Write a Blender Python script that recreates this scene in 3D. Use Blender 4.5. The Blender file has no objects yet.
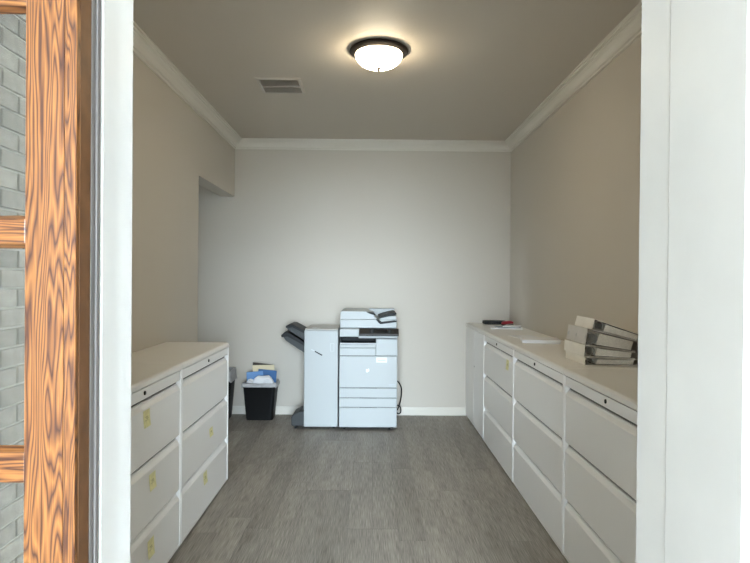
import bpy, bmesh, math, random
from mathutils import Vector, Matrix
R = math.radians
PI = math.pi
random.seed(7)
scene = bpy.context.scene
COL = scene.collection

# ------------------------------------------------------------------ camera, world, exposure
cam_d = bpy.data.cameras.new('camera')
cam_d.sensor_fit = 'HORIZONTAL'
cam_d.sensor_width = 36.0
cam_d.lens = 36.0 * 563.0 / 750.0
cam_d.clip_start = 0.02
cam = bpy.data.objects.new('camera', cam_d)
COL.objects.link(cam)
YAW, PITCH, ROLL = R(0.42), R(-0.33), R(0.48)
fw = Vector((math.sin(YAW) * math.cos(PITCH), math.cos(YAW) * math.cos(PITCH), math.sin(PITCH)))
rt = fw.cross(Vector((0, 0, 1))).normalized()
up = rt.cross(fw)
r2 = rt * math.cos(ROLL) + up * math.sin(ROLL)
u2 = up * math.cos(ROLL) - rt * math.sin(ROLL)
m3 = Matrix((r2, u2, -fw)).transposed()
cam.matrix_world = Matrix.Translation((0, 0, 1.5)) @ m3.to_4x4()
scene.camera = cam

world = bpy.data.worlds.new('overcast_sky')
scene.world = world
world.use_nodes = True
bg = world.node_tree.nodes['Background']
bg.inputs['Color'].default_value = (0.72, 0.87, 1.0, 1)
bg.inputs['Strength'].default_value = 26.0

scene.view_settings.view_transform = 'Standard'
scene.view_settings.look = 'None'
scene.view_settings.gamma = 1.0
scene.view_settings.use_curve_mapping = False
scene.view_settings.exposure = 1.14
scene.cycles.max_bounces = 12
scene.cycles.diffuse_bounces = 6
scene.cycles.sample_clamp_indirect = 8.0

LAMP = 20.0     # radiance of the glass bowl of the ceiling lamp

# portal across the open end of the added covered entrance: only guides the sampling of the sky, gives off nothing itself
pl = bpy.data.lights.new('porch_portal', 'AREA')
pl.shape = 'RECTANGLE'; pl.size = 3.3; pl.size_y = 3.6
pl.cycles.is_portal = True
po = bpy.data.objects.new('porch_portal', pl)
COL.objects.link(po)
po.location = (0.25, -5.52, 1.79)
po.rotation_euler = (R(90), 0, 0)       # light goes along +Y, into the room
po['kind'] = 'helper'

p2 = bpy.data.lights.new('fill_window_portal', 'AREA')  # sampling portal for the added passage window
p2.shape = 'RECTANGLE'; p2.size = .6; p2.size_y = .65
p2.cycles.is_portal = True
po2 = bpy.data.objects.new('fill_window_portal', p2)
COL.objects.link(po2)
po2.location = (-5.66, 4.2, 1.425)
po2.rotation_euler = (R(90), 0, R(-90))
po2['kind'] = 'helper'

# ------------------------------------------------------------------ dimensions (metres)
XL, XR, YB, YF, ZC = -1.50, 1.53, 6.18, 1.25, 3.0
YFAC = 1.07                     # outer face of the front wall
DL, DR, DH = -0.53, 0.575, 2.45 # doorway
HALL_X, HALL_Y = -5.5, 3.4
PORCH, PZ = -5.5, 3.6        # far end and soffit height of the added covered entrance, sized to limit daylight

# ------------------------------------------------------------------ materials
MATS = {}
def mat(name, col=(.8, .8, .8), rough=.5, spec=.5, metal=0.0, noise=0.0, nscale=8.0, bump=0.0, bscale=60.0):
    if name in MATS: return MATS[name]
    m = bpy.data.materials.new(name); m.use_nodes = True
    nt = m.node_tree; b = nt.nodes['Principled BSDF']
    b.inputs['Base Color'].default_value = (*col, 1)
    b.inputs['Roughness'].default_value = rough
    b.inputs['Metallic'].default_value = metal
    b.inputs['Specular IOR Level'].default_value = spec
    tc = nt.nodes.new('ShaderNodeTexCoord')
    if noise > 0:
        n = nt.nodes.new('ShaderNodeTexNoise'); n.inputs['Scale'].default_value = nscale; n.inputs['Detail'].default_value = 4
        nt.links.new(tc.outputs['Object'], n.inputs['Vector'])
        r = nt.nodes.new('ShaderNodeValToRGB')
        r.color_ramp.elements[0].position = .3; r.color_ramp.elements[1].position = .7
        r.color_ramp.elements[0].color = (*[c * (1 - noise) for c in col], 1)
        r.color_ramp.elements[1].color = (*[min(1, c * (1 + noise)) for c in col], 1)
        nt.links.new(n.outputs['Fac'], r.inputs['Fac']); nt.links.new(r.outputs['Color'], b.inputs['Base Color'])
    if bump > 0:
        n = nt.nodes.new('ShaderNodeTexNoise'); n.inputs['Scale'].default_value = bscale; n.inputs['Detail'].default_value = 3
        nt.links.new(tc.outputs['Object'], n.inputs['Vector'])
        bp = nt.nodes.new('ShaderNodeBump'); bp.inputs['Strength'].default_value = bump; bp.inputs['Distance'].default_value = .004
        nt.links.new(n.outputs['Fac'], bp.inputs['Height']); nt.links.new(bp.outputs['Normal'], b.inputs['Normal'])
    MATS[name] = m
    return m

WALLC = (.595, .552, .485)
M_wall = mat('wall_paint', WALLC, .75, .25, bump=.12, bscale=90)
M_ceil = mat('ceiling_paint', (.575, .522, .447), .6, .35, bump=.25, bscale=45)
M_white = mat('white_trim_paint', (.72, .69, .62), .42, .4)
M_jamb = mat('door_frame_paint', (.79, .775, .74), .45, .4, noise=.03, nscale=5)
M_file = mat('file_cabinet_enamel', (.88, .87, .85), .38, .45)
M_filetop = mat('file_cabinet_top_enamel', (.80, .785, .75), .35, .5)
M_gap = mat('drawer_gap_shade', (.17, .166, .16), .8)  # shade of the drawer recesses put into the colour
M_gap2 = mat('copier_seam_shade', (.20, .21, .215), .7)  # shade between the copier panels put into the colour
M_shadow = mat('shade_black', (.03, .03, .03), .8)  # near-black stands for shade in the vent duct and under the cabinets
M_blk = mat('black_plastic', (.006, .0065, .007), .5, .3)
M_copier = mat('copier_white_plastic', (.455, .485, .49), .42, .4)
M_copier2 = mat('copier_offwhite_plastic', (.41, .43, .43), .45, .4)
M_dgrey = mat('dark_grey_plastic', (.020, .022, .023), .5, .15)
M_mgrey = mat('mid_grey_plastic', (.062, .067, .069), .5, .2)
M_panel = mat('control_panel_plastic', (.024, .021, .018), .4, .25)
M_screen = mat('control_screen', (.012, .012, .012), .15)
M_bronze = mat('bronze_metal', (.035, .026, .02), .38, metal=.6)
M_yellow = mat('yellow_paper', (.80, .76, .42), .8, noise=.10, nscale=60)
M_ink = mat('pencil_mark', (.38, .36, .18), .8)
M_paper = mat('white_paper', (.82, .83, .85), .8)
M_paperb = mat('page_edges', (.80, .78, .72), .85, noise=.08, nscale=120)
M_cream = mat('cream_card', (.72, .62, .42), .7)
M_blue = mat('blue_card', (.06, .16, .36), .6)
M_lblue = mat('light_blue_card', (.16, .33, .62), .6)
M_red = mat('red_plastic', (.38, .03, .05), .4)
M_binder = mat('binder_vinyl', (.86, .83, .76), .4, noise=.04, nscale=14)
M_binder2 = mat('binder_grey_vinyl', (.60, .57, .53), .4, noise=.04, nscale=14)
M_bindin = mat('binder_inside_vinyl', (.12, .11, .10), .6)
M_steel = mat('ring_steel', (.45, .44, .42), .3, metal=.9)
M_liner = mat('bin_liner_film', (.42, .42, .43), .35, noise=.15, nscale=25)
M_rubber = mat('grey_rubber', (.21, .19, .18), .7)
M_edge = mat('shaded_door_edge', (.15, .066, .025), .5, noise=.2, nscale=20)  # brown of the oak edge, with its shade put into the colour
M_conc = mat('porch_concrete', (.42, .41, .39), .85, noise=.12, nscale=3)
M_soffit = mat('added_soffit_paint', (.66, .56, .42), .7)  # colour of the added soffit, warm to tint the bounced light
M_mortar = mat('mortar', (.62, .59, .53), .9, bump=.4)
M_subfl = mat('dark_subfloor', (.05, .048, .045), .9)  # dark slab under the planks, showing in their joints

def lamp_mat():
    m = bpy.data.materials.new('lit_opal_glass'); m.use_nodes = True
    b = m.node_tree.nodes['Principled BSDF']
    b.inputs['Base Color'].default_value = (.9, .88, .82, 1)
    b.inputs['Roughness'].default_value = .3
    b.inputs['Emission Color'].default_value = (1, .85, .60, 1)
    b.inputs['Emission Strength'].default_value = LAMP
    return m
M_lamp = lamp_mat()

def glass_mat():
    m = bpy.data.materials.new('dusty_hazy_coated_glass'); m.use_nodes = True
    nt = m.node_tree; nt.nodes.clear()
    out = nt.nodes.new('ShaderNodeOutputMaterial')
    tr = nt.nodes.new('ShaderNodeBsdfTransparent'); tr.inputs['Color'].default_value = (.35, .36, .34, 1)
    gl = nt.nodes.new('ShaderNodeBsdfGlossy'); gl.inputs['Color'].default_value = (.95, .93, .88, 1); gl.inputs['Roughness'].default_value = .015
    df = nt.nodes.new('ShaderNodeBsdfDiffuse'); df.inputs['Color'].default_value = (.36, .34, .29, 1)  # dust layer, with haze added to brighten the panes
    a = nt.nodes.new('ShaderNodeMixShader'); a.inputs[0].default_value = .31
    nt.links.new(tr.outputs[0], a.inputs[1]); nt.links.new(gl.outputs[0], a.inputs[2])
    n = nt.nodes.new('ShaderNodeTexNoise'); n.inputs['Scale'].default_value = 9
    tc = nt.nodes.new('ShaderNodeTexCoord'); nt.links.new(tc.outputs['Object'], n.inputs['Vector'])
    mp = nt.nodes.new('ShaderNodeMapRange'); mp.inputs['To Min'].default_value = .08; mp.inputs['To Max'].default_value = .15
    nt.links.new(n.outputs['Fac'], mp.inputs['Value'])
    c = nt.nodes.new('ShaderNodeMixShader'); nt.links.new(mp.outputs[0], c.inputs[0])
    nt.links.new(a.outputs[0], c.inputs[1]); nt.links.new(df.outputs[0], c.inputs[2])
    nt.links.new(c.outputs[0], out.inputs['Surface'])
    return m
M_glass = glass_mat()

def oak_mat(name, along, seed, ring=True):
    """golden oak; along = axis the grain runs along ('X' or 'Z')"""
    m = bpy.data.materials.new(name); m.use_nodes = True
    nt = m.node_tree; b = nt.nodes['Principled BSDF']; L = nt.links.new
    g = nt.nodes.new('ShaderNodeNewGeometry')
    mp = nt.nodes.new('ShaderNodeMapping')
    s = (1, 1, .085) if along == 'Z' else (.085, 1, 1)
    mp.inputs['Scale'].default_value = s; mp.inputs['Location'].default_value = (seed, seed * .7, seed * .3)
    L(g.outputs['Position'], mp.inputs['Vector'])
    n = nt.nodes.new('ShaderNodeTexNoise'); n.inputs['Scale'].default_value = 15 if ring else 20
    n.inputs['Detail'].default_value = 2.5; n.inputs['Roughness'].default_value = .55
    L(mp.outputs[0], n.inputs['Vector'])
    mul = nt.nodes.new('ShaderNodeMath'); mul.operation = 'MULTIPLY'; mul.inputs[1].default_value = 22.0
    L(n.outputs['Fac'], mul.inputs[0])
    fr = nt.nodes.new('ShaderNodeMath'); fr.operation = 'PINGPONG'; fr.inputs[1].default_value = .5
    L(mul.outputs[0], fr.inputs[0])
    rp = nt.nodes.new('ShaderNodeValToRGB'); e = rp.color_ramp.elements
    e[0].position = .03; e[0].color = (.055, .015, .005, 1)
    e[1].position = .95; e[1].color = (.290, .115, .028, 1)
    k = e.new(.40); k.color = (.180, .064, .015, 1)
    d2 = nt.nodes.new('ShaderNodeMath'); d2.operation = 'MULTIPLY'; d2.inputs[1].default_value = 2
    L(fr.outputs[0], d2.inputs[0]); L(d2.outputs[0], rp.inputs['Fac'])
    # fine pores
    mp2 = nt.nodes.new('ShaderNodeMapping'); mp2.inputs['Scale'].default_value = (1, 1, .03) if along == 'Z' else (.03, 1, 1)
    L(g.outputs['Position'], mp2.inputs['Vector'])
    n2 = nt.nodes.new('ShaderNodeTexNoise'); n2.inputs['Scale'].default_value = 420; n2.inputs['Detail'].default_value = 2
    L(mp2.outputs[0], n2.inputs['Vector'])
    r2_ = nt.nodes.new('ShaderNodeValToRGB'); r2_.color_ramp.elements[0].position = .36; r2_.color_ramp.elements[1].position = .55
    r2_.color_ramp.elements[0].color = (.62, .55, .5, 1); r2_.color_ramp.elements[1].color = (1, 1, 1, 1)
    L(n2.outputs['Fac'], r2_.inputs['Fac'])
    mx = nt.nodes.new('ShaderNodeMix'); mx.data_type = 'RGBA'; mx.blend_type = 'MULTIPLY'; mx.inputs['Factor'].default_value = .8
    L(rp.outputs['Color'], mx.inputs[6]); L(r2_.outputs['Color'], mx.inputs[7])
    L(mx.outputs[2], b.inputs['Base Color'])
    b.inputs['Roughness'].default_value = .38
    b.inputs['Coat Weight'].default_value = .25; b.inputs['Coat Roughness'].default_value = .25
    return m
M_oak_v = oak_mat('golden_oak_vertical', 'Z', 1.3)
M_oak_v2 = oak_mat('golden_oak_moulding', 'Z', 5.1, False)
M_oak_h = oak_mat('golden_oak_horizontal', 'X', 3.7)

def plank_mat():
    m = bpy.data.materials.new('grey_vinyl_plank'); m.use_nodes = True
    nt = m.node_tree; b = nt.nodes['Principled BSDF']; L = nt.links.new
    g = nt.nodes.new('ShaderNodeNewGeometry'); oi = nt.nodes.new('ShaderNodeObjectInfo')
    ad = nt.nodes.new('ShaderNodeVectorMath'); ad.operation = 'MULTIPLY_ADD'
    cx = nt.nodes.new('ShaderNodeCombineXYZ'); L(oi.outputs['Random'], cx.inputs[0]); L(oi.outputs['Random'], cx.inputs[1])
    ad.inputs[1].default_value = (7, 31, 0); L(cx.outputs[0], ad.inputs[0]); L(g.outputs['Position'], ad.inputs[2])
    def noise(scale, vec, det):
        mp = nt.nodes.new('ShaderNodeMapping'); mp.inputs['Scale'].default_value = vec; L(ad.outputs[0], mp.inputs['Vector'])
        n = nt.nodes.new('ShaderNodeTexNoise'); n.inputs['Scale'].default_value = scale; n.inputs['Detail'].default_value = det
        L(mp.outputs[0], n.inputs['Vector']); return n.outputs['Fac']
    n1 = noise(260, (1, .03, 1), 5)
    n2 = noise(12, (1, .12, 1), 3)
    mx0 = nt.nodes.new('ShaderNodeMix'); mx0.data_type = 'FLOAT'; mx0.inputs[0].default_value = .28
    L(n1, mx0.inputs[2]); L(n2, mx0.inputs[3])
    rp = nt.nodes.new('ShaderNodeValToRGB'); e = rp.color_ramp.elements
    e[0].position = .33; e[0].color = (.140, .126, .109, 1)
    e[1].position = .66; e[1].color = (.380, .350, .308, 1)
    L(mx0.outputs[0], rp.inputs['Fac'])
    mr = nt.nodes.new('ShaderNodeMapRange'); mr.inputs['To Min'].default_value = .96; mr.inputs['To Max'].default_value = 1.22
    L(oi.outputs['Random'], mr.inputs['Value'])
    vm = nt.nodes.new('ShaderNodeVectorMath'); vm.operation = 'SCALE'
    L(rp.outputs['Color'], vm.inputs[0]); L(mr.outputs[0], vm.inputs['Scale'])
    L(vm.outputs[0], b.inputs['Base Color'])
    b.inputs['Roughness'].default_value = .5
    b.inputs['Specular IOR Level'].default_value = .35
    bp = nt.nodes.new('ShaderNodeBump'); bp.inputs['Strength'].default_value = .15; bp.inputs['Distance'].default_value = .002
    L(n1, bp.inputs['Height']); L(bp.outputs['Normal'], b.inputs['Normal'])
    return m
M_plank = plank_mat()

def brick_mat():
    m = mat('grey_brick', (.37, .34, .30), .85, .2, noise=.18, nscale=22, bump=.4)
    nt = m.node_tree; b = nt.nodes['Principled BSDF']; L = nt.links.new
    src = b.inputs['Base Color'].links[0].from_socket
    oi = nt.nodes.new('ShaderNodeObjectInfo')
    mr = nt.nodes.new('ShaderNodeMapRange'); mr.inputs['To Min'].default_value = .75; mr.inputs['To Max'].default_value = 1.2
    L(oi.outputs['Random'], mr.inputs['Value'])
    vm = nt.nodes.new('ShaderNodeVectorMath'); vm.operation = 'SCALE'
    L(src, vm.inputs[0]); L(mr.outputs[0], vm.inputs['Scale']); L(vm.outputs[0], b.inputs['Base Color'])
    return m
M_brick = brick_mat()

def brickwall_mat():
    m = bpy.data.materials.new('distant_brickwork'); m.use_nodes = True
    nt = m.node_tree; b = nt.nodes['Principled BSDF']; L = nt.links.new
    g = nt.nodes.new('ShaderNodeNewGeometry'); sp = nt.nodes.new('ShaderNodeSeparateXYZ'); L(g.outputs['Position'], sp.inputs[0])
    a = nt.nodes.new('ShaderNodeMath'); a.operation = 'ADD'; L(sp.outputs[0], a.inputs[0]); L(sp.outputs[1], a.inputs[1])
    c = nt.nodes.new('ShaderNodeCombineXYZ'); L(a.outputs[0], c.inputs[0]); L(sp.outputs[2], c.inputs[1])
    t = nt.nodes.new('ShaderNodeTexBrick'); L(c.outputs[0], t.inputs['Vector'])
    t.inputs['Scale'].default_value = 1; t.inputs['Brick Width'].default_value = .203; t.inputs['Row Height'].default_value = .0765
    t.inputs['Mortar Size'].default_value = .005; t.inputs['Color1'].default_value = (.30, .285, .27, 1)
    t.inputs['Color2'].default_value = (.37, .35, .33, 1); t.inputs['Mortar'].default_value = (.6, .59, .56, 1)
    L(t.outputs['Color'], b.inputs['Base Color']); b.inputs['Roughness'].default_value = .85
    return m
M_brickwall = brickwall_mat()

# ------------------------------------------------------------------ mesh helpers
def obj(name, bm, m, parent=None, smooth=False, bevel=0, seg=2):
    if bevel > 0:
        bmesh.ops.remove_doubles(bm, verts=bm.verts, dist=1e-6)
        bmesh.ops.bevel(bm, geom=[e for e in bm.edges if e.is_manifold and e.calc_face_angle(0) > .5], offset=bevel, segments=seg,
                        affect='EDGES', profile=.5, clamp_overlap=True)
    bmesh.ops.recalc_face_normals(bm, faces=bm.faces)
    me = bpy.data.meshes.new(name); bm.to_mesh(me); bm.free()
    me.materials.append(m)
    if smooth:
        for p in me.polygons: p.use_smooth = True
        me.set_sharp_from_angle(angle=R(40))
    o = bpy.data.objects.new(name, me); COL.objects.link(o)
    if parent: o.parent = parent
    return o

def box(x0, x1, y0, y1, z0, z1, bm=None):
    bm = bm or bmesh.new()
    v = [bm.verts.new(p) for p in ((x0, y0, z0), (x1, y0, z0), (x1, y1, z0), (x0, y1, z0), (x0, y0, z1), (x1, y0, z1), (x1, y1, z1), (x0, y1, z1))]
    for f in ((0, 3, 2, 1), (4, 5, 6, 7), (0, 1, 5, 4), (1, 2, 6, 5), (2, 3, 7, 6), (3, 0, 4, 7)):
        bm.faces.new([v[i] for i in f])
    return bm

def prism(pts, axis, a, b, bm=None):
    """polygon pts (2D) extruded along axis from a to b. axis 'x': pts=(y,z); 'y': pts=(x,z); 'z': pts=(x,y)"""
    bm = bm or bmesh.new()
    def P(p, t):
        return {'x': (t, p[0], p[1]), 'y': (p[0], t, p[1]), 'z': (p[0], p[1], t)}[axis]
    A = [bm.verts.new(P(p, a)) for p in pts]; B = [bm.verts.new(P(p, b)) for p in pts]
    n = len(pts)
    bm.faces.new(A); bm.faces.new(B[::-1])
    for i in range(n):
        bm.faces.new((A[i], B[i], B[(i + 1) % n], A[(i + 1) % n]))
    return bm

def lathe(prof, seg=48, bm=None):
    bm = bm or bmesh.new()
    rings = []
    for r, z in prof:
        if r < 1e-6: rings.append([bm.verts.new((0, 0, z))])
        else: rings.append([bm.verts.new((r * math.cos(2 * PI * i / seg), r * math.sin(2 * PI * i / seg), z)) for i in range(seg)])
    for a, b in zip(rings, rings[1:]):
        for i in range(seg):
            j = (i + 1) % seg
            if len(a) == 1 and len(b) == 1: continue
            if len(a) == 1: bm.faces.new((a[0], b[i], b[j]))
            elif len(b) == 1: bm.faces.new((a[i], b[0], a[j]))
            else: bm.faces.new((a[i], b[i], b[j], a[j]))
    return bm

def loft(rings, cap0=True, cap1=True, bm=None):
    bm = bm or bmesh.new()
    V = [[bm.verts.new(p) for p in r] for r in rings]
    n = len(V[0])
    for a, b in zip(V, V[1:]):
        for i in range(n):
            bm.faces.new((a[i], a[(i + 1) % n], b[(i + 1) % n], b[i]))
    if cap0: bm.faces.new(V[0][::-1])
    if cap1: bm.faces.new(V[-1])
    return bm

def rrect(hx, hy, r, z, n=5, wob=0, seed=0):
    pts = []
    for cx, cy, a0 in ((hx - r, hy - r, 0), (-hx + r, hy - r, 90), (-hx + r, -hy + r, 180), (hx - r, -hy + r, 270)):
        for i in range(n + 1):
            a = R(a0 + 90 * i / n)
            pts.append((cx + r * math.cos(a), cy + r * math.sin(a), z))
    return pts

def tube(points, rad, seg=8, bm=None):
    bm = bm or bmesh.new()
    P = [Vector(p) for p in points]; rings = []
    for i, p in enumerate(P):
        t = (P[min(i + 1, len(P) - 1)] - P[max(i - 1, 0)]).normalized()
        a = t.cross(Vector((0, 0, 1)) if abs(t.z) < .9 else Vector((1, 0, 0))).normalized(); b = t.cross(a)
        rings.append([tuple(p + rad * (a * math.cos(2 * PI * k / seg) + b * math.sin(2 * PI * k / seg))) for k in range(seg)])
    return loft(rings, bm=bm)

def smooth_path(pts, n=8):
    P = [Vector(p) for p in pts]; out = []
    for i in range(len(P) - 1):
        p0, p1, p2, p3 = P[max(i - 1, 0)], P[i], P[i + 1], P[min(i + 2, len(P) - 1)]
        for k in range(n):
            t = k / n
            out.append(.5 * ((2 * p1) + (p2 - p0) * t + (2 * p0 - 5 * p1 + 4 * p2 - p3) * t * t + (3 * p1 - p0 - 3 * p2 + p3) * t ** 3))
    out.append(P[-1]); return out

def tag(o, label, cat, group=None, kind=None):
    o['label'] = label; o['category'] = cat
    if group: o['group'] = group
    if kind: o['kind'] = kind
    return o

def thing(name, label, cat, loc=(0, 0, 0), rotz=0, group=None, kind=None):
    o = bpy.data.objects.new(name, None); COL.objects.link(o)
    o.empty_display_size = .1
    o.location = loc; o.rotation_euler = (0, 0, rotz)
    return tag(o, label, cat, group, kind)

def struct(name, bm, m, label, cat, **k):
    return tag(obj(name, bm, m, None, **k), label, cat, kind='structure')

# ------------------------------------------------------------------ the room shell
T = .15
floor = struct('floor', box(HALL_X - T, XR + T, 1.07, YB + T, -.12, -.008), M_subfl, 'grey wood-look plank floor of the copy room', 'floor')
PW, PLN = .152, 1.22
plank_cache = {}
def plank(x0, x1, y0, y1):
    w, l = round(x1 - x0, 4), round(y1 - y0, 4)
    key = (w, l)
    g = .0004
    if key not in plank_cache:
        bm = bmesh.new(); b = .0012
        rb = [(g, g), (w - g, g), (w - g, l - g), (g, l - g)]
        rt_ = [(g + b, g + b), (w - g - b, g + b), (w - g - b, l - g - b), (g + b, l - g - b)]
        loft([[(p[0], p[1], -.008) for p in rb], [(p[0], p[1], -.0006) for p in rb], [(p[0], p[1], 0) for p in rt_]], bm=bm)
        o = obj('plank', bm, M_plank, floor); plank_cache[key] = o.data
    else:
        o = bpy.data.objects.new('plank', plank_cache[key]); COL.objects.link(o); o.parent = floor
    o.location = (x0, y0, 0)
rng = random.Random(3)
row_x = -1.04
while row_x > XL: row_x -= PW
k = 0
offs = {}
while row_x < XR:
    a, b = max(row_x, XL), min(row_x + PW, XR)
    off = round(rng.choice([0, .15, .3, .46, .61, .76, .92, 1.07]), 2)
    if abs(row_x + 1.04) < .01: off = round((4.52 - 1.07) % PLN, 3)
    y = 1.07 - (PLN - off) if off > 0 else 1.07
    while y < YB - .001:
        c, d = max(y, 1.07), min(y + PLN, YB)
        if d - c > .02 and b - a > .01: plank(a, b, c, d)
        y += PLN
    row_x += PW
x = XL
while x > HALL_X:
    a = max(x - PW, HALL_X)
    off = rng.choice([.2, .5, .8])
    y = 4.9 - .15 - off
    while y < YB - .001:
        c, d = max(y, 4.6), min(y + PLN, YB)
        if d - c > .02: plank(a, x, c, d)
        y += PLN
    x -= PW

wall_back = struct('wall_back', box(HALL_X - T, XR + T, YB, YB + T, 0, ZC), M_wall, 'taupe painted back wall behind the copier', 'wall')
# left wall: solid to the opening, then only the header above it
struct('wall_left', prism([(YF, 0), (4.9, 0), (4.9, 2.38), (YB, 2.38), (YB, ZC), (YF, ZC)], 'x', XL - .15, XL), M_wall,
       'taupe left wall with a square-headed opening at its far end', 'wall')
struct('wall_right', box(XR, XR + T, YF, YB, 0, ZC), M_wall, 'taupe right wall above the long row of cabinets', 'wall')
struct('ceiling', box(HALL_X - T, XR + T, YFAC, YB + T, ZC, ZC + .12), M_ceil, 'taupe painted ceiling with one lamp and one vent', 'ceiling')
WY0, WY1, WZ0, WZ1 = 3.9, 4.5, 1.1, 1.75  # opening for an unseen window added to bring daylight into the passage
hb = box(HALL_X - T, HALL_X, HALL_Y, WY0, 0, ZC); box(HALL_X - T, HALL_X, WY1, YB, 0, ZC, hb)
box(HALL_X - T, HALL_X, WY0, WY1, 0, WZ0, hb); box(HALL_X - T, HALL_X, WY0, WY1, WZ1, ZC, hb)
win = thing('fill_window_1', 'unseen white framed window added to light the passage beyond the left opening', 'window', (0, 0, 0), kind='structure')
for a_, b_, c_, d_ in ((WY0, WY1, WZ0, WZ0 + .05), (WY0, WY1, WZ1 - .05, WZ1), (WY0, WY0 + .05, WZ0 + .05, WZ1 - .05), (WY1 - .05, WY1, WZ0 + .05, WZ1 - .05), ((WY0 + WY1) / 2 - .015, (WY0 + WY1) / 2 + .015, WZ0 + .05, WZ1 - .05)):
    obj('fill_window_frame', box(HALL_X - .10, HALL_X - .05, a_, b_, c_, d_), M_white, win)
struct('wall_hall_side', hb, M_wall, 'side wall of the passage beyond the left opening', 'wall')
struct('wall_hall_end', box(HALL_X - T, XL - .15, HALL_Y - T, HALL_Y, 0, ZC), M_wall, 'end wall of the passage beyond the left opening', 'wall')

def wall_with_door(y0, y1):
    a, b = DL - .0205, DR + .0205
    bm = box(XL - .15, a, y0, y1, 0, ZC)
    box(b, XR + T, y0, 1.204, 0, ZC, bm); box(a, b, y0, y1, DH + .001, ZC, bm)
    return bm
struct('wall_front', wall_with_door(1.16, YF), M_wall, 'inner face of the front wall around the doorway', 'wall')
bmf = box(-1.40, DL - .0205, YFAC, 1.16, -.1, PZ)
box(DR + .0205, 1.9, YFAC, 1.16, -.1, PZ, bmf); box(DL - .0205, DR + .0205, YFAC, 1.16, DH + .001, PZ, bmf)
struct('wall_facade', bmf, M_brickwall, 'grey brick outer face of the front wall', 'wall')

# baseboards
def base_profile(h=.088, t=.014):
    return [(0, 0), (t, 0), (t, h * .72), (t * .75, h * .8), (t * .55, h * .93), (t * .3, h), (0, h)]
def baseboard(name, a, b, side, label):
    if side == 'back': bm = prism([(YB - d, z) for d, z in base_profile()], 'x', a, b)
    elif side == 'left': bm = prism([(XL + d, z) for d, z in base_profile()], 'y', a, b)
    else: bm = prism([(XR - d, z) for d, z in base_profile()], 'y', a, b)
    return struct(name, bm, M_white, label, 'baseboard')
baseboard('baseboard_back', HALL_X, XR, 'back', 'white baseboard along the back wall behind copier and bins')
baseboard('baseboard_left', YF, 4.9, 'left', 'white baseboard along the left wall behind the file cabinets')
baseboard('baseboard_right', YF, YB - .014, 'right', 'white baseboard along the right wall behind the cabinets')

# crown moulding: (distance from wall, distance below ceiling)
CROWN = [(0, .100), (.014, .100), (.016, .086), (.010, .083), (.010, .079), (.020, .076), (.026, .062), (.040, .044), (.056, .034), (.064, .031), (.064, .026), (.080, .023), (.080, .013), (.094, .011), (.094, 0), (0, 0)]
def crown(name, side, label):
    A = []; B = []
    for d, z in CROWN:
        zz = ZC - z
        if side == 'back': A.append((XL + d, YB - d, zz)); B.append((XR - d, YB - d, zz))
        if side == 'left': A.append((XL + d, YF + d, zz)); B.append((XL + d, YB - d, zz))
        if side == 'right': A.append((XR - d, YF + d, zz)); B.append((XR - d, YB - d, zz))
        if side == 'front': A.append((XL + d, YF + d, zz)); B.append((XR - d, YF + d, zz))
    return struct(name, loft([A, B]), M_white, label, 'crown moulding')
crown('trim_1', 'back', 'white crown moulding along the top of the back wall')
crown('trim_2', 'left', 'white crown moulding along the top of the left wall')
crown('trim_3', 'right', 'white crown moulding along the top of the right wall')
crown('trim_4', 'front', 'white crown moulding over the doorway inside')

# doorway trim
fr = thing('trim_5', 'white painted door frame around the entrance', 'door frame', (0, 0, 0), kind='structure')
obj('jamb', box(DL - .02, DL, 1.114, YF + .003, 0, DH), M_jamb, fr, bevel=.0015)
obj('jamb', box(DR - .0008, DR + .02, .862, 1.0850, -.019, DH), M_jamb, fr, bevel=.0006)
obj('jamb', box(DR + .0006, DR + .02, 1.088, 1.206, 0, DH), M_jamb, fr, bevel=.0006)
obj('casing', box(DR + .0205, DR + .16, .860, YFAC, -.02, DH + .14), M_jamb, fr, bevel=.004)
obj('head_jamb', box(DL, DR, 1.114, YF, DH - .02, DH), M_jamb, fr)
# rubber seal: two ribs and a flat web
ws = bmesh.new()
for (x0, x1, y0, y1) in ((DL - .02, DL - .004, 1.069, 1.112), (DL - .005, DL + .000, 1.070, 1.080), (DL - .005, DL + .001, 1.090, 1.100)):
    box(x0, x1, y0, y1, 0, DH, ws)
obj('weather_strip', ws, M_rubber, fr)
obj('threshold', box(DL, DR, YFAC - .02, YF - .02, -.02, .012), M_bronze, fr)

# porch: mirrored left brick wall, plus right wall and soffit added to limit daylight
bw = struct('wall_porch_left', box(-1.55, -1.409, -.75, .65, -.1, PZ), M_mortar, 'grey brick side wall of the porch, mirrored in the door glass', 'wall')
bm0 = box(0, .014, 0, .193, 0, .0665)
br0 = obj('brick', bm0, M_brick, bw, bevel=.002, seg=1)
mb = box(-1.55, -1.400, PORCH, -.75, -.1, PZ); box(-1.55, -1.400, .65, YFAC, -.1, PZ, mb)
obj('masonry', mb, M_brickwall, bw)
first = True
for r_ in range(1, 38):
    z = r_ * .0765
    n_ = 0
    y = .445 + (-.1 if r_ % 2 else 0)
    while y > -.76:
        if first: o = br0; first = False
        else:
            o = br0.copy(); COL.objects.link(o); o.parent = bw
        o.location = (-1.4125 + random.uniform(-.001, .001), y, z)
        y -= .203
struct('wall_porch_right_added', box(1.9, 2.05, PORCH, YFAC, -.1, PZ), M_brickwall, 'unseen grey brick wall added on the other side of the porch to limit daylight', 'wall')
struct('ceiling_porch_added', box(-1.55, 2.05, PORCH, YFAC + .09, PZ, PZ + .15), M_soffit, 'unseen painted soffit added over the porch to limit daylight', 'ceiling')
struct('ground', box(-30, 30, -40, 40, -.2, -.13), M_conc, 'concrete ground in front of the entrance', 'ground')

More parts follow.
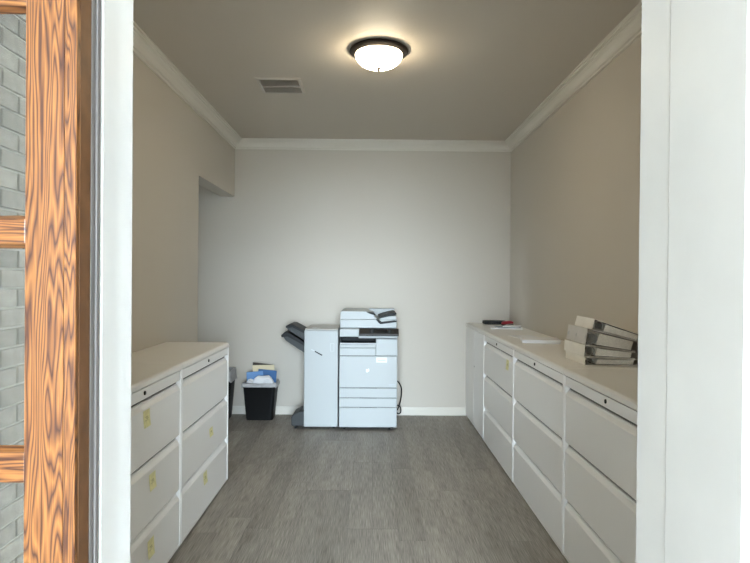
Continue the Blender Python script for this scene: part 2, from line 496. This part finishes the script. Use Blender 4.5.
struct('floor_porch', box(-1.55, 2.05, PORCH, 1.069, -.13, -.02), M_conc, 'concrete slab of the added covered entrance', 'floor')
# oak glazed door leaf, swung fully open against the facade
door = thing('door_1', 'golden oak door with glass panes standing wide open', 'door', (DL, 1.016, 0), kind='structure')
TH = .050
DZ0, DZ1, DWID = .012, 2.44, 1.10
SX = -.092                       # inner edge of stile
obj('stile', box(-.0665 - .0255, -.0225, 0, TH, DZ0, DZ1), M_oak_v, door, bevel=.0007, seg=1)
obj('stile', box(-DWID, -DWID + .115, 0, TH, DZ0, DZ1), M_oak_v, door, bevel=.002)
em = obj('edge_moulding', box(-.0218, -.0004, -.0005, TH * .25, DZ0, DZ1), M_oak_v2, door, bevel=.001, seg=1)
obj('door_edge', box(-.0218, 0, TH * .25, TH, DZ0, DZ1), M_edge, door)
rails = [(DZ0, .22), (.695, .752), (1.126, 1.181), (1.556, 1.602), (1.984, 2.04), (2.33, DZ1)]
for z0, z1 in rails:
    obj('rail', box(-DWID + .115, SX, .002, TH - .002, z0, z1), M_oak_h, door, bevel=.002)
for (a0, a1), (b0, b1) in zip(rails, rails[1:]):
    p = obj('glass_pane', box(-DWID + .112, SX + .003, .020, .026, a1 - .003, b0 + .003), M_glass, door)
    # glazing beads around the pane
    bd = bmesh.new(); q = .007
    x0, x1 = -DWID + .115, SX
    for pts, ax, s, e in (([(x1, .004), (x1, .019), (x1 - q * .35, .019)], 'z', a1, b0), ([(x0, .004), (x0 + q * .35, .019), (x0, .019)], 'z', a1, b0)):
        prism(pts, ax, s, e, bd)
    for z, s in ((a1, 1), (b0, -1)):
        prism([(.004, z), (.019, z + s * q), (.019, z)], 'x', x0, x1, bd)
    obj('glazing_bead', bd, M_oak_h, p)

# ------------------------------------------------------------------ ceiling lamp
lp = thing('ceiling_lamp', 'lit flush ceiling lamp with bronze rim and opal glass bowl', 'lamp', (.04, 3.705, ZC))
obj('rim', lathe([(0, 0), (.170, 0), (.185, -.003), (.192, -.009), (.193, -.015), (.188, -.021), (.178, -.026), (.168, -.031), (.160, -.035), (.156, -.036), (.153, -.034), (.151, -.030), (0, -.030)], 64), M_bronze, lp, smooth=True)
dome = [(.150, -.031), (.1535, -.036)]
for i in range(1, 15):
    a = R(90 * i / 14)
    dome.append((.1535 * math.cos(a) ** .9 if i < 14 else 0, -.036 - .084 * math.sin(a)))
obj('glass_bowl', lathe(dome, 64), M_lamp, lp, smooth=True)
obj('finial', lathe([(0, -.117), (.013, -.119), (.014, -.124), (.007, -.128), (.009, -.134), (.006, -.139), (0, -.141)], 20), M_bronze, lp, smooth=True)

# ------------------------------------------------------------------ ceiling vent
M_vent = mat('vent_metal', (.55, .51, .45), .5)
vt = thing('ceiling_vent', 'square louvred air vent in the ceiling', 'vent', (-.715, 4.418, ZC))
h = .172
bm = bmesh.new()
def ring4(a, z): return [(-a, -a, z), (a, -a, z), (a, a, z), (-a, a, z)]
loft([ring4(h, 0), ring4(h, -.004), ring4(h - .008, -.009), ring4(h - .024, -.009), ring4(h - .027, -.001)], cap0=False, cap1=False, bm=bm)
obj('frame', bm, M_vent, vt)
obj('duct_shade_backing', box(-h + .02, h - .02, -h + .02, h - .02, -.0012, -.0002), M_shadow, vt)  # dark sheet stands for the shade inside the duct
obj('centre_bar', box(-h + .025, h - .025, -.006, .006, -.012, -.002), M_vent, vt)
sl0 = obj('slat', prism([(.006, -.003), (.005, -.0022), (-.007, -.011), (-.006, -.0118)], 'x', -h + .026, h - .026), M_vent, vt)
ys = [s * (.018 + .0165 * i) for s in (-1, 1) for i in range(8)]
for i, y in enumerate(ys):
    o = sl0 if i == 0 else sl0.copy()
    if i: COL.objects.link(o); o.parent = vt
    o.location = (0, y, 0)

# ------------------------------------------------------------------ lateral file cabinets
CH, CD = 1.02, .45
DT = .932                       # top of the drawer field
def drawer_profile(z0, z1):
    f = -.004
    return [(-.027, z0), (f - .002, z0), (f, z0 + .002), (f, z1 - .048), (f - .002, z1 - .044), (f - .014, z1 - .027), (f - .017, z1 - .0165), (-.027, z1 - .016)]
def file_cabinet(xf, y0, y1, side, label, group):
    """front plane at x = xf; side=+1 front looks to +X, -1 front looks to -X"""
    w = y1 - y0
    root = thing('file_cabinet', label, 'file cabinet', (xf, (y0 + y1) / 2, 0), 0 if side > 0 else PI, group)
    hw = w / 2 - .0012; P = .015
    D = CD + (.004 if side > 0 else .026)
    bm = box(-D + .03, -.030, -hw, hw, .012, CH - .036)
    obj('body', bm, M_file, root)
    for s in (-1, 1):
        y = s * (hw - P / 2)
        obj('side_post', box(-.030, .001, y - P / 2, y + P / 2, .012, CH - .034), M_file, root, bevel=.0025)
    obj('gap_shade_backing', box(-.030, -.0285, -hw + P, hw - P, .014, CH - .036), M_gap, root)  # dark sheet paints in the shade above each drawer
    obj('plinth', box(-D + .05, -.02, -hw + .01, hw - .01, 0, .012), M_shadow, root)  # recessed plinth, shade of the floor gap put into its colour
    obj('top', prism([(-D, CH - .032), (.002, CH - .032), (.004, CH - .028), (.001, CH - .010), (-.006, CH - .002), (-.014, CH), (-D, CH)], 'y', -hw, hw), M_filetop, root)
    lr = obj('lock_rail', box(-.028, -.002, -hw + P + .001, hw - P - .001, DT - .001, CH - .037), M_file, root, bevel=.002)
    lk = lathe([(0, 0), (.0075, 0), (.0075, .004), (.006, .006), (0, .006)], 16)
    bmesh.ops.rotate(lk, verts=lk.verts, matrix=Matrix.Rotation(R(90), 3, 'Y'))
    bmesh.ops.scale(lk, verts=lk.verts, vec=(1, 1, 1.35))
    bmesh.ops.translate(lk, verts=lk.verts, vec=(-.002, 0, DT + .028))
    obj('lock', lk, M_blk, lr, smooth=True)
    dh = (DT - .022) / 3
    for i in range(3):
        z0 = .022 + dh * i
        obj('drawer', prism(drawer_profile(z0 + .0005, z0 + dh - .0045), 'y', -hw + P + .0015, hw - P - .0015), M_file, root)
    obj('base_rail', box(-.027, -.002, -hw + P, hw - P, .012, .020), M_file, root)
    return root
GL, GR = 'lateral file cabinets along the left wall', 'lateral file cabinets along the right wall'
XFL, XFR = -1.042, 1.05
file_cabinet(XFL, 3.125, 4.15, 1, 'three-drawer white file cabinet along the left wall, nearest the waste bins', GL)
file_cabinet(XFL, 2.10, 3.122, 1, 'three-drawer white file cabinet cut off by the left door jamb', GL)
file_cabinet(XFR, 4.127, 5.21, -1, 'white three-drawer file cabinet beside the two-door cupboard, yellow tag on top drawer', GR)
file_cabinet(XFR, 3.042, 4.125, -1, 'middle white file cabinet of the right row, between two other file cabinets', GR)
file_cabinet(XFR, 1.957, 3.04, -1, 'white file cabinet nearest the doorway in the right row', GR)

# two-door storage cupboard in the far right corner
def storage(xf, y0, y1):
    w = y1 - y0; hw = w / 2 - .0008
    root = thing('storage_cupboard', 'white two-door storage cupboard in the far right corner', 'cupboard', (xf, (y0 + y1) / 2, 0), PI)
    bm = box(-CD, -.022, -hw, hw, .012, CH - .034)
    obj('body', bm, M_file, root)
    obj('plinth', box(-CD + .02, -.02, -hw + .01, hw - .01, 0, .012), M_shadow, root)  # floor-gap shade put into the plinth colour here too
    obj('top', prism([(-CD - .026, CH - .032), (.002, CH - .032), (.004, CH - .028), (.001, CH - .010), (-.006, CH - .002), (-.014, CH), (-CD - .026, CH)], 'y', -hw, hw), M_filetop, root)
    obj('door', box(-.0215, 0, -hw + .003, -.003, .016, CH - .037), M_file, root, bevel=.004)
    d = obj('door', box(-.0215, 0, .003, hw - .003, .016, CH - .037), M_file, root, bevel=.004)
    lk = lathe([(0, 0), (.008, 0), (.008, .004), (0, .005)], 16)
    bmesh.ops.rotate(lk, verts=lk.verts, matrix=Matrix.Rotation(R(90), 3, 'Y'))
    bmesh.ops.translate(lk, verts=lk.verts, vec=(0, .03, .62))
    obj('lock', lk, M_steel, d, smooth=True)
storage(XFR, 5.212, 6.164)

# yellow sticky tags
def sticky(x, y, z, side, w, hgt, label):
    bm = bmesh.new(); n = 5; rows = []
    for i in range(n + 1):
        t = i / n
        off = .0006 + .006 * (1 - t) ** 2            # lower edge curls away from the drawer
        rows.append([(side * off, -w / 2, hgt * (t - .5)), (side * off, w / 2, hgt * (t - .5)), (side * (off - .0005), w / 2, hgt * (t - .5)), (side * (off - .0005), -w / 2, hgt * (t - .5))])
    loft(rows, bm=bm)
    o = obj('sticky_note', bm, M_yellow)
    o.location = (x, y, z)
    tag(o, label, 'sticky note', 'yellow sticky notes on the file drawers')
    mk = bmesh.new()
    for a, b, c in ((-.22, .18, .10), (-.1, .24, 0), (-.25, .1, -.1)):
        box(side * .0025 - .0004, side * .0025 + .0004, a * w, b * w, c * hgt - .0015, c * hgt + .0015, mk)
    obj('pencil_writing', mk, M_ink, o)
sticky(XFL - .0035, 2.640, .835, 1, .076, .080, 'yellow note on top drawer of the cabinet by the left jamb')
sticky(XFL - .0035, 2.715, .515, 1, .076, .078, 'yellow note on middle drawer of the cabinet by the left jamb')
sticky(XFL - .0035, 2.700, .200, 1, .076, .085, 'yellow note on bottom drawer of the cabinet by the left jamb')
sticky(XFL - .0035, 3.710, .480, 1, .076, .055, 'small yellow note on middle drawer of the left cabinet nearest the bins')
sticky(XFL - .0035, 3.585, .222, 1, .076, .074, 'yellow note on bottom drawer of the left cabinet nearest the bins')
sticky(XFR + .0035, 4.300, .845, -1, .076, .076, 'pale yellow note on top drawer in the right-hand row')

# ------------------------------------------------------------------ copier
cp = thing('photocopier', 'white floor-standing office photocopier with dark control panel', 'photocopier', (-.02, 5.83, 0))
ox, oy = -.02, 5.83
def cbox(name, x0, x1, y0, y1, z0, z1, m, bevel=.004, parent=None, seg=2):
    return obj(name, box(x0 - ox, x1 - ox, y0 - oy, y1 - oy, z0, z1), m, parent or cp, bevel=bevel, seg=seg)
CL, CR, CF, CB = -.302, .266, 5.52, 6.13
cbox('seam_shade_backing', CL + .006, CR - .006, CF + .012, CF + .02, .04, .845, M_gap2, 0)  # dark sheet paints shade into the gaps between panels
cbox('chassis', CL + .004, CR - .004, CF + .02, CB, .035, .85, M_copier2)
cbox('base', CL + .02, CR - .03, CF + .03, CB - .03, .018, .035, M_dgrey, .002)
for xx in (CL + .05, CR - .07):
    for yy in (CF + .07, CB - .07):
        w_ = lathe([(0, -.011), (.018, -.011), (.0195, -.008), (.0195, .008), (.018, .011), (0, .011)], 18)
        bmesh.ops.rotate(w_, verts=w_.verts, matrix=Matrix.Rotation(R(90), 3, 'Y'))
        bmesh.ops.translate(w_, verts=w_.verts, vec=(xx - ox, yy - oy, .0195))
        obj('caster', w_, M_blk, cp, smooth=True)
for z0, z1 in ((.036, .228), (.234, .321), (.327, .419)):
    d = cbox('paper_drawer', CL, CR, CF, CF + .025, z0, z1, M_copier, .005)
    cbox('grip_recess', CL + .20, CR - .20, CF + .004, CF + .012, z1 - .0008, z1 + .0008, M_mgrey, 0, d)
fd = cbox('front_door', CL, CR, CF, CF + .025, .425, .734, M_copier, .006)
lb = cbox('door_label', .058, .165, CF - .0008, CF + .001, .672, .724, M_paper, 0, fd)
cbox('label_print', .075, .150, CF - .0014, CF - .0004, .690, .702, mat('pale_grey_print', (.55, .6, .66), .6), 0, lb)
lg = bmesh.new()                 # small maker's mark: two stacked light blocks
box(-.040 - ox, -.022 - ox, CF - .001 - oy, CF + .001 - oy, .577, .607, lg); box(-.020 - ox, -.010 - ox, CF - .001 - oy, CF + .001 - oy, .585, .612, lg)
obj('badge', lg, mat('bright_badge', (.93, .94, .95), .25), fd)
cbox('badge_lettering', .185, .245, CF - .0008, CF + .001, .452, .457, mat('pale_grey_print', (.55, .6, .66), .6), 0, fd)
cbox('upper_front_cover', CL, .053, CF, CF + .025, .740, .8145, M_copier, .005)
cbox('upper_front_cover', CL, .053, CF, CF + .025, .8175, .848, M_copier, .004)
cbox('side_cover', .056, CR, CF, CF + .30, .740, .905, M_copier, .006)
# output cavity
cbox('cavity_back', CL + .006, .056, CF + .25, CB, .85, .925, M_dgrey, 0)
cbox('cavity_side', CL + .004, CL + .014, CF + .03, CF + .25, .85, .925, M_dgrey, 0)
cbox('rear_block', .056, CR - .004, CF + .302, CB, .85, .905, M_copier2, .004)
cbox('output_tray', CL + .012, .054, CF + .006, CF + .25, .850, .858, M_dgrey, .002)
cbox('tray_lip', CL + .004, .054, CF, CF + .006, .850, .8645, M_copier, .001)
# scanner
cbox('scanner', CL, CR - .004, CF + .012, CB - .01, .922, 1.004, M_copier, .006)
cbox('scanner_front', CL, -.116, CF, CF + .02, .934, .998, M_copier, .005)
cbox('scanner_underside', -.116, CR, CF - .01, CF + .02, .912, .934, M_copier2, .003)
pn = obj('control_panel', prism([(CF - .045 - oy, .938), (CF + .012 - oy, .934), (CF + .012 - oy, 1.006), (CF - .012 - oy, 1.006), (CF - .045 - oy, .958)], 'x', -.112 - ox, .276 - ox), M_panel, cp, bevel=.004)
def on_panel(name, x0, x1, t0, t1, m, lift=.001, par=None):
    a = Vector((0, CF - .045 - oy, .958)); b = Vector((0, CF - .012 - oy, 1.006)); n = Vector((0, -.048, .033)).normalized()
    bm = bmesh.new(); vs = []
    for l in (-.001, lift):
        for xx, t in ((x0, t0), (x1, t0), (x1, t1), (x0, t1)):
            p_ = a.lerp(b, t) + n * l; vs.append(bm.verts.new((xx - ox, p_.y, p_.z)))
    for f in ((3, 2, 1, 0), (4, 5, 6, 7), (0, 1, 5, 4), (1, 2, 6, 5), (2, 3, 7, 6), (3, 0, 4, 7)): bm.faces.new([vs[i] for i in f])
    return obj(name, bm, m, par or pn)
on_panel('screen_bezel', -.01, .205, .12, .92, M_dgrey, .0015)
on_panel('touch_screen', .035, .165, .25, .80, M_screen, .0025)
for i in range(3): on_panel('panel_key', .005, .022, .22 + .2 * i, .34 + .2 * i, M_mgrey, .003)
for i in range(2): on_panel('panel_key', .178, .194, .30 + .25 * i, .45 + .25 * i, M_mgrey, .003)
on_panel('start_button', .225, .252, .3, .7, M_blk, .003)
# document feeder
cbox('feeder_base', CL + .002, CR - .008, CF + .004, CB - .02, 1.010, 1.096, M_copier, .008, seg=3)
fe = obj('feeder_cover', prism([(CL + .004 - ox, 1.0965), (.070 - ox, 1.0965), (.040 - ox, 1.120), (.03 - ox, 1.150), (-.03 - ox, 1.168), (-.06 - ox, 1.176), (CL + .03 - ox, 1.176), (CL + .012 - ox, 1.170), (CL + .004 - ox, 1.158)], 'y', CF + .006 - oy, CB - .025 - oy), M_copier, cp, bevel=.004)
obj('cover_seam', box(-.10 - ox, .05 - ox, CF + .005 - oy, CF + .0065 - oy, 1.0965, 1.0985), M_mgrey, fe)
cbox('feeder_rear_wall', -.02, CR - .01, CB - .12, CB - .03, 1.096, 1.178, M_copier, .006)
obj('tray_support', prism([(.085 - ox, 1.0965), (.250 - ox, 1.0965), (.250 - ox, 1.135), (.110 - ox, 1.115)], 'y', CF + .012 - oy, CB - .125 - oy), M_copier, cp, bevel=.002)
obj('input_tray', prism([(.078 - ox, 1.118), (.092 - ox, 1.108), (.120 - ox, 1.112), (.245 - ox, 1.142), (.256 - ox, 1.150), (.252 - ox, 1.160), (.232 - ox, 1.162), (.13 - ox, 1.138)], 'y', CF + .006 - oy, CB - .125 - oy), M_dgrey, cp, bevel=.002)
obj('tray_guide', prism([(.13 - ox, 1.142), (.185 - ox, 1.154), (.185 - ox, 1.160), (.13 - ox, 1.148)], 'y', CF + .10 - oy, CF + .12 - oy), M_mgrey, cp)
obj('exit_tray', prism([(.048 - ox, 1.098), (.082 - ox, 1.060), (.100 - ox, 1.050), (.256 - ox, 1.072), (.256 - ox, 1.084), (.235 - ox, 1.089), (.11 - ox, 1.074), (.088 - ox, 1.090), (.065 - ox, 1.102)], 'y', CF - .002 - oy, CF + .012 - oy), M_dgrey, cp)
obj('feed_guide', prism([(-.045 - ox, 1.168), (.035 - ox, 1.160), (.052 - ox, 1.140), (.038 - ox, 1.136), (-.005 - ox, 1.150)], 'y', CF + .0025 - oy, CF + .06 - oy), M_dgrey, cp)
cbox('hinge', CL + .08, CL + .14, CB - .03, CB - .005, .99, 1.08, M_mgrey, .003)
# power cord
pts = smooth_path([(.266, 6.02, .405), (.30, 6.02, .395), (.335, 6.03, .33), (.338, 6.04, .25), (.325, 6.05, .17), (.30, 6.03, .10), (.285, 6.0, .085), (.30, 5.98, .06), (.33, 6.0, .075), (.325, 6.04, .12), (.29, 6.06, .13), (.275, 6.04, .06), (.29, 6.02, .012), (.27, 6.06, .009)])
obj('power_cord', tube([(p.x - ox, p.y - oy, p.z) for p in pts], .0065), M_blk, cp, smooth=True)

# ------------------------------------------------------------------ finisher beside the copier
fn = thing('document_finisher', 'tall narrow white sorter unit with dark output trays docked to the copier', 'copier finisher', (-.486, 5.83, 0))
fx, fy = -.486, 5.83
def fbox(name, x0, x1, y0, y1, z0, z1, m, bevel=.004, parent=None, seg=2):
    return obj(name, box(x0 - fx, x1 - fx, y0 - fy, y1 - fy, z0, z1), m, parent or fn, bevel=bevel, seg=seg)
FL, FR, FF, FB = -.653, -.317, 5.555, 6.10
fbox('cabinet', FL + .002, FR - .002, FF + .022, FB, .030, .985, M_copier2, .006)
fr_d = fbox('front_door', FL, FR, FF, FF + .024, .026, .982, M_copier, .010, seg=3)
fbox('top_cover', FL + .004, FR - .004, FF + .03, FB - .004, .983, .994, mat('finisher_top_plastic', (.50, .48, .45), .45), .004)
fbox('top_sticker', FL + .06, FL + .11, FF + .14, FF + .19, .9935, .9945, M_paper, 0)
fbox('top_sticker', FL + .12, FL + .15, FF + .10, FF + .13, .9935, .9945, M_paper, 0)
bm = bmesh.new()
for a in (0, .034):
    box(-.395 + a - fx, -.392 + a - fx, FF - .0006 - fy, FF + .001 - fy, .775, .855, bm)
for z in (.775, .8525):
    box(-.395 - fx, -.358 - fx, FF - .0006 - fy, FF + .001 - fy, z, z + .0025, bm)
obj('latch_outline', bm, mat('faint_seam', (.62, .66, .66), .5), fr_d)
def dash(x0, z0, x1, z1, w, m):
    d_ = Vector((x1 - x0, 0, z1 - z0)).normalized(); n = Vector((-d_.z, 0, d_.x)) * w
    q = [(x0 + n.x - fx, z0 + n.z), (x1 + n.x - fx, z1 + n.z), (x1 - n.x - fx, z1 - n.z), (x0 - n.x - fx, z0 - n.z)]
    return obj('slash_mark', prism(q, 'y', FF - .0012 - fy, FF + .001 - fy), m, fr_d)
dash(-.546, .774, -.474, .735, .0055, M_blk)
dash(-.584, .794, -.553, .778, .0035, mat('pale_slash', (.6, .65, .67), .5))
def tray(name, pts, top, y0, y1):
    t = obj('sorter_tray', prism([(x - fx, z) for x, z in pts], 'y', y0 - fy, y1 - fy), M_mgrey, fn, bevel=.004)
    obj('tray_surface', prism([(x - fx, z) for x, z in top], 'y', y0 - .004 - fy, y1 + .004 - fy), M_blk, t, bevel=.002)
tray('upper', [(-.835, 1.012), (-.79, 1.028), (-.657, .962), (-.657, .875), (-.825, .982)], [(-.842, 1.018), (-.800, 1.037), (-.770, 1.034), (-.657, .972), (-.657, .945), (-.775, 1.005), (-.842, .998)], 5.60, 5.92)
tray('lower', [(-.875, .925), (-.84, .945), (-.657, .845), (-.657, .755), (-.84, .875)], [(-.885, .930), (-.848, .962), (-.815, .955), (-.657, .862), (-.657, .825), (-.82, .915), (-.882, .908)], 5.585, 5.94)
# sloping foot
ft = obj('foot_cover', prism([(-.655 - fx, .03), (-.655 - fx, .175), (-.70 - fx, .172), (-.735 - fx, .150), (-.765 - fx, .135), (-.778 - fx, .115), (-.778 - fx, .04), (-.77 - fx, .03)], 'y', 5.575 - fy, 5.85 - fy), M_mgrey, fn, bevel=.006)
for xx, yy in ((-.735, 5.60), (-.735, 5.82), (-.36, 5.62), (-.36, 6.02), (-.62, 6.02)):
    w_ = lathe([(0, -.012), (.014, -.012), (.0155, -.009), (.0155, .009), (.014, .012), (0, .012)], 16)
    bmesh.ops.rotate(w_, verts=w_.verts, matrix=Matrix.Rotation(R(90), 3, 'Y'))
    bmesh.ops.translate(w_, verts=w_.verts, vec=(xx - fx, yy - fy, .0155))
    obj('caster', w_, M_blk, fn, smooth=True)

# ------------------------------------------------------------------ waste bins
def bin_(x, y, hx, hy, hgt, label, lin=.03, seed=0):
    root = thing('waste_bin', label, 'waste bin', (x, y, 0), 0, 'waste bins by the back wall')
    k = .80; r = .035
    outer = [rrect(hx * k, hy * k, r * k, 0), rrect(hx * (k + .015), hy * (k + .015), r, .006), rrect(hx * .985, hy * .985, r, hgt - .02), rrect(hx, hy, r, hgt - .018), rrect(hx, hy, r, hgt),
             rrect(hx - .006, hy - .006, r, hgt), rrect(hx * .95 - .004, hy * .95 - .004, r, hgt - .03), rrect(hx * k - .004, hy * k - .004, r * k, .01)]
    obj('bin_body', loft(outer), M_blk, root, smooth=True)
    # plastic liner folded over the rim
    rg = random.Random(seed); n = len(outer[0])
    base = rrect(1, 1, .15, 0)
    def ring(s, z, wob, zw):
        out = []
        for i, p in enumerate(rrect(hx + s, hy + s, r, z)):
            w1 = rg.uniform(-wob, wob)
            d = Vector((p[0], p[1], 0)).normalized()
            out.append((p[0] + d.x * w1, p[1] + d.y * w1, z + rg.uniform(-zw, zw)))
        return out
    rings = [ring(-.012, hgt - .06, .002, .005), ring(-.009, hgt - .01, .002, .002), ring(-.006, hgt + lin, .003, .012), ring(.004, hgt + lin + .004, .003, .012), ring(.011, hgt + .002, .003, .003), ring(.013, hgt - .024, .004, .011)]
    obj('bin_liner', loft(rings, False, False), M_liner, root, smooth=True)
    return root
bin_(-1.162, 6.005, .172, .122, .375, 'black waste bin overfull with papers and folders in front of the back wall', .014, 2)
bin_(-1.625, 5.99, .172, .122, .43, 'black waste bin half hidden behind the left file cabinet', .085, 5)

def sheet(name, w, hgt, t, loc, rot, m, label, cat, bend=.0, grp=None):
    bm = bmesh.new(); n = 6; rows = []
    for i in range(n + 1):
        u = i / n; y = bend * math.sin(PI * u)
        rows.append([(-w / 2 + w * u, y, 0), (-w / 2 + w * u, y + t, 0), (-w / 2 + w * u, y + t, hgt), (-w / 2 + w * u, y, hgt)])
    o = obj(name, loft(rows, bm=bm), m)
    o.location = loc; o.rotation_euler = rot
    return tag(o, label, cat, grp)
GB = 'discarded papers in the waste bin'
sheet('cardboard_sheet', .215, .33, .004, (-1.195, 6.078, .24), (R(-2), R(6), 0), mat('dark_card', (.06, .045, .035), .7), 'dark brown card at the back of the overfull bin', 'card', .003, GB)
sheet('manila_folder', .235, .30, .004, (-1.145, 6.060, .255), (R(-2), R(-1), R(3)), M_cream, 'cream paper folder sticking up out of the bin', 'folder', .006, GB)
sheet('blue_folder', .200, .22, .004, (-1.112, 6.036, .29), (R(2), R(4), R(-5)), M_blue, 'dark blue folder leaning in the bin behind white paper', 'folder', .004, GB)
sheet('light_blue_folder', .175, .22, .004, (-1.215, 6.012, .275), (R(3), R(-4), R(4)), M_lblue, 'light blue folder in the bin in front of cream folder', 'folder', .006, GB)
def crumple(name, loc, sx, sy, sz, seed, label):
    rg = random.Random(seed); bm = bmesh.new()
    bmesh.ops.create_icosphere(bm, subdivisions=2, radius=1)
    for v in bm.verts:
        q = rg.uniform(.72, 1.12)
        v.co = Vector((v.co.x * sx * q, v.co.y * sy * q, v.co.z * sz * q))
    o = obj(name, bm, M_paper); o.location = loc
    return tag(o, label, 'paper', GB)
crumple('crumpled_paper', (-1.130, 5.945, .395), .112, .05, .078, 4, 'white crumpled paper on top of the overfull bin')
crumple('crumpled_paper', (-1.265, 5.96, .375), .05, .05, .06, 9, 'small white crumpled paper at the left rim of the bin')
sheet('discarded_card', .10, .26, .004, (-1.60, 6.02, .34), (0, R(3), 0), mat('grey_card', (.2, .18, .16), .7), 'grey card standing in the half hidden bin', 'card', .004)

# ------------------------------------------------------------------ binders
def binder(W, L, S, E, mcov, loc, rotz, tilt, label):
    """lies flat; x from spine to fore edge, y along spine, z up; S spine height, E fore-edge height"""
    root = thing('ring_binder', label, 'binder', loc, 0, 'ring binders stacked on the right cabinets')
    root.rotation_euler = (Matrix.Rotation(rotz, 3, 'Z') @ Matrix.Rotation(tilt, 3, 'Y')).to_euler()
    t = .0035; g = .0005
    obj('bottom_cover', box(.004, W, 0, L, g, t), mcov, root, bevel=.001, seg=1)
    obj('bottom_lining', box(.008, W - .002, .008, L - .002, t, t + .0008), M_bindin, root)
    sl = (E - S) / W
    obj('top_cover', prism([(.004, S - t), (W, E - t), (W, E - g), (.004, S - g)], 'y', 0, L), mcov, root)
    obj('top_lining', prism([(.008, S - t - .0015), (W - .002, E - t - .0015), (W - .002, E - t), (.008, S - t)], 'y', .008, L - .002), M_bindin, root)
    sp = obj('spine', box(0, .0038, 0, L, g, S - g), mcov, root, bevel=.001, seg=1)
    # pages: thin towards the fore edge
    pz0 = t + .003
    zA = min(S - .014, S * .80); 
    obj('pages', prism([(.066, pz0 + .001), (W - .022, pz0 - .0015), (W - .016, max(E - t - .002, pz0 + .006)), (.10, S - t - .006 - (S - E) * .36), (.074, zA)], 'y', .006, L - .010), M_paperb, root)
    for yy in (.010, L / 2, L - .03):
        r_ = max(.012, min(.034, (S - .012) / 2)); n = 20
        pts = [(.034 + r_ * 1.0 * math.cos(2 * PI * i / n), yy, t + .004 + r_ + r_ * .92 * math.sin(2 * PI * i / n)) for i in range(n + 1)]
        obj('ring', tube(pts, .0032, 6), M_steel, root, smooth=True)
    obj('ring_rail', box(.018, .046, .012, L - .012, t + .001, t + .005), M_steel, root, bevel=.001, seg=1)
    return root
specs = [  # S, E, material, dx, dy, dyaw, label
    (.048, .034, M_binder, 0, 0, 0, 'thin white binder at the bottom of the binder stack'),
    (.066, .040, M_binder, -.004, .004, 1.0, 'white ring binder second from the bottom of the binder stack'),
    (.092, .060, M_binder2, .002, .012, -.5, 'thick greyish binder second from the top of the binder stack'),
    (.062, .040, M_binder, .030, .020, -3, 'white ring binder lying on top of the binder stack')]
bx0, by0, bz, tilt = 1.205, 3.150, CH + .0005, 0.0
W, L = .300, .292
for S, E, mc, dx, dy, dyaw, lab in specs:
    binder(W, L, S, E, mc, (bx0 + dx, by0 + dy, bz - math.tan(tilt) * dx if tilt else bz), R(1.5 + dyaw), tilt, lab)
    bz += S * math.cos(tilt) + .001
    bx0 += S * math.sin(tilt)
    tilt += math.atan((S - E) / W)
    W -= .006

# ------------------------------------------------------------------ papers on the right-hand cabinets
def flat(name, w, d, hgt, loc, rz, m, label, cat, grp=None, bevel=0):
    o = obj(name, box(-w / 2, w / 2, -d / 2, d / 2, 0, hgt), m, None, bevel=bevel)
    o.location = loc; o.rotation_euler = (0, 0, rz)
    return tag(o, label, cat, grp)
Z = CH + .0003
flat('paper_sheet', .21, .27, .0012, (1.30, 4.68, Z), R(8), M_paper, 'single white sheet lying flat beyond the low paper stack', 'paper')
st = thing('paper_stack', 'low stack of white paper lying near the ring binders', 'paper stack', (1.305, 4.33, Z), R(-10))
for i in range(4):
    o = obj('sheaf', box(-.14, .14, -.108, .108, 0, .006), M_paper, st); o.location = (random.uniform(-.003, .003), random.uniform(-.003, .003), i * .0063); o.rotation_euler = (0, 0, R(random.uniform(-1.5, 1.5)))
GD = 'folders and papers on the corner cupboard'
flat('paper_booklet', .30, .23, .008, (1.335, 5.52, Z), R(-10), M_paper, 'white booklet lying on the corner cupboard under a blue-grey folder', 'booklet', GD)
flat('blue_grey_folder', .22, .17, .006, (1.35, 5.55, Z + .0086), R(4), mat('blue_grey_card', (.30, .34, .40), .6), 'blue-grey folder lying on the white booklet', 'folder', GD)
flat('paper_booklet', .15, .19, .008, (1.40, 5.55, Z + .015), R(-24), M_paper, 'white leaflet on top of the blue-grey folder', 'leaflet', GD)
flat('black_binder', .24, .16, .034, (1.335, 6.04, Z), R(-3), M_blk, 'black binder lying flat in the corner on the cupboard', 'binder', GD, .004)
rs = thing('red_stapler', 'dark red stapler beside the black binder on the cupboard', 'stapler', (1.43, 5.87, Z), R(30))
obj('stapler_base', box(-.07, .07, -.018, .018, 0, .010), M_blk, rs, bevel=.003)
obj('stapler_arm', prism([(-.07, .012), (.07, .016), (.072, .034), (.03, .046), (-.06, .040), (-.072, .030)], 'y', -.016, .016), M_red, rs, bevel=.004)
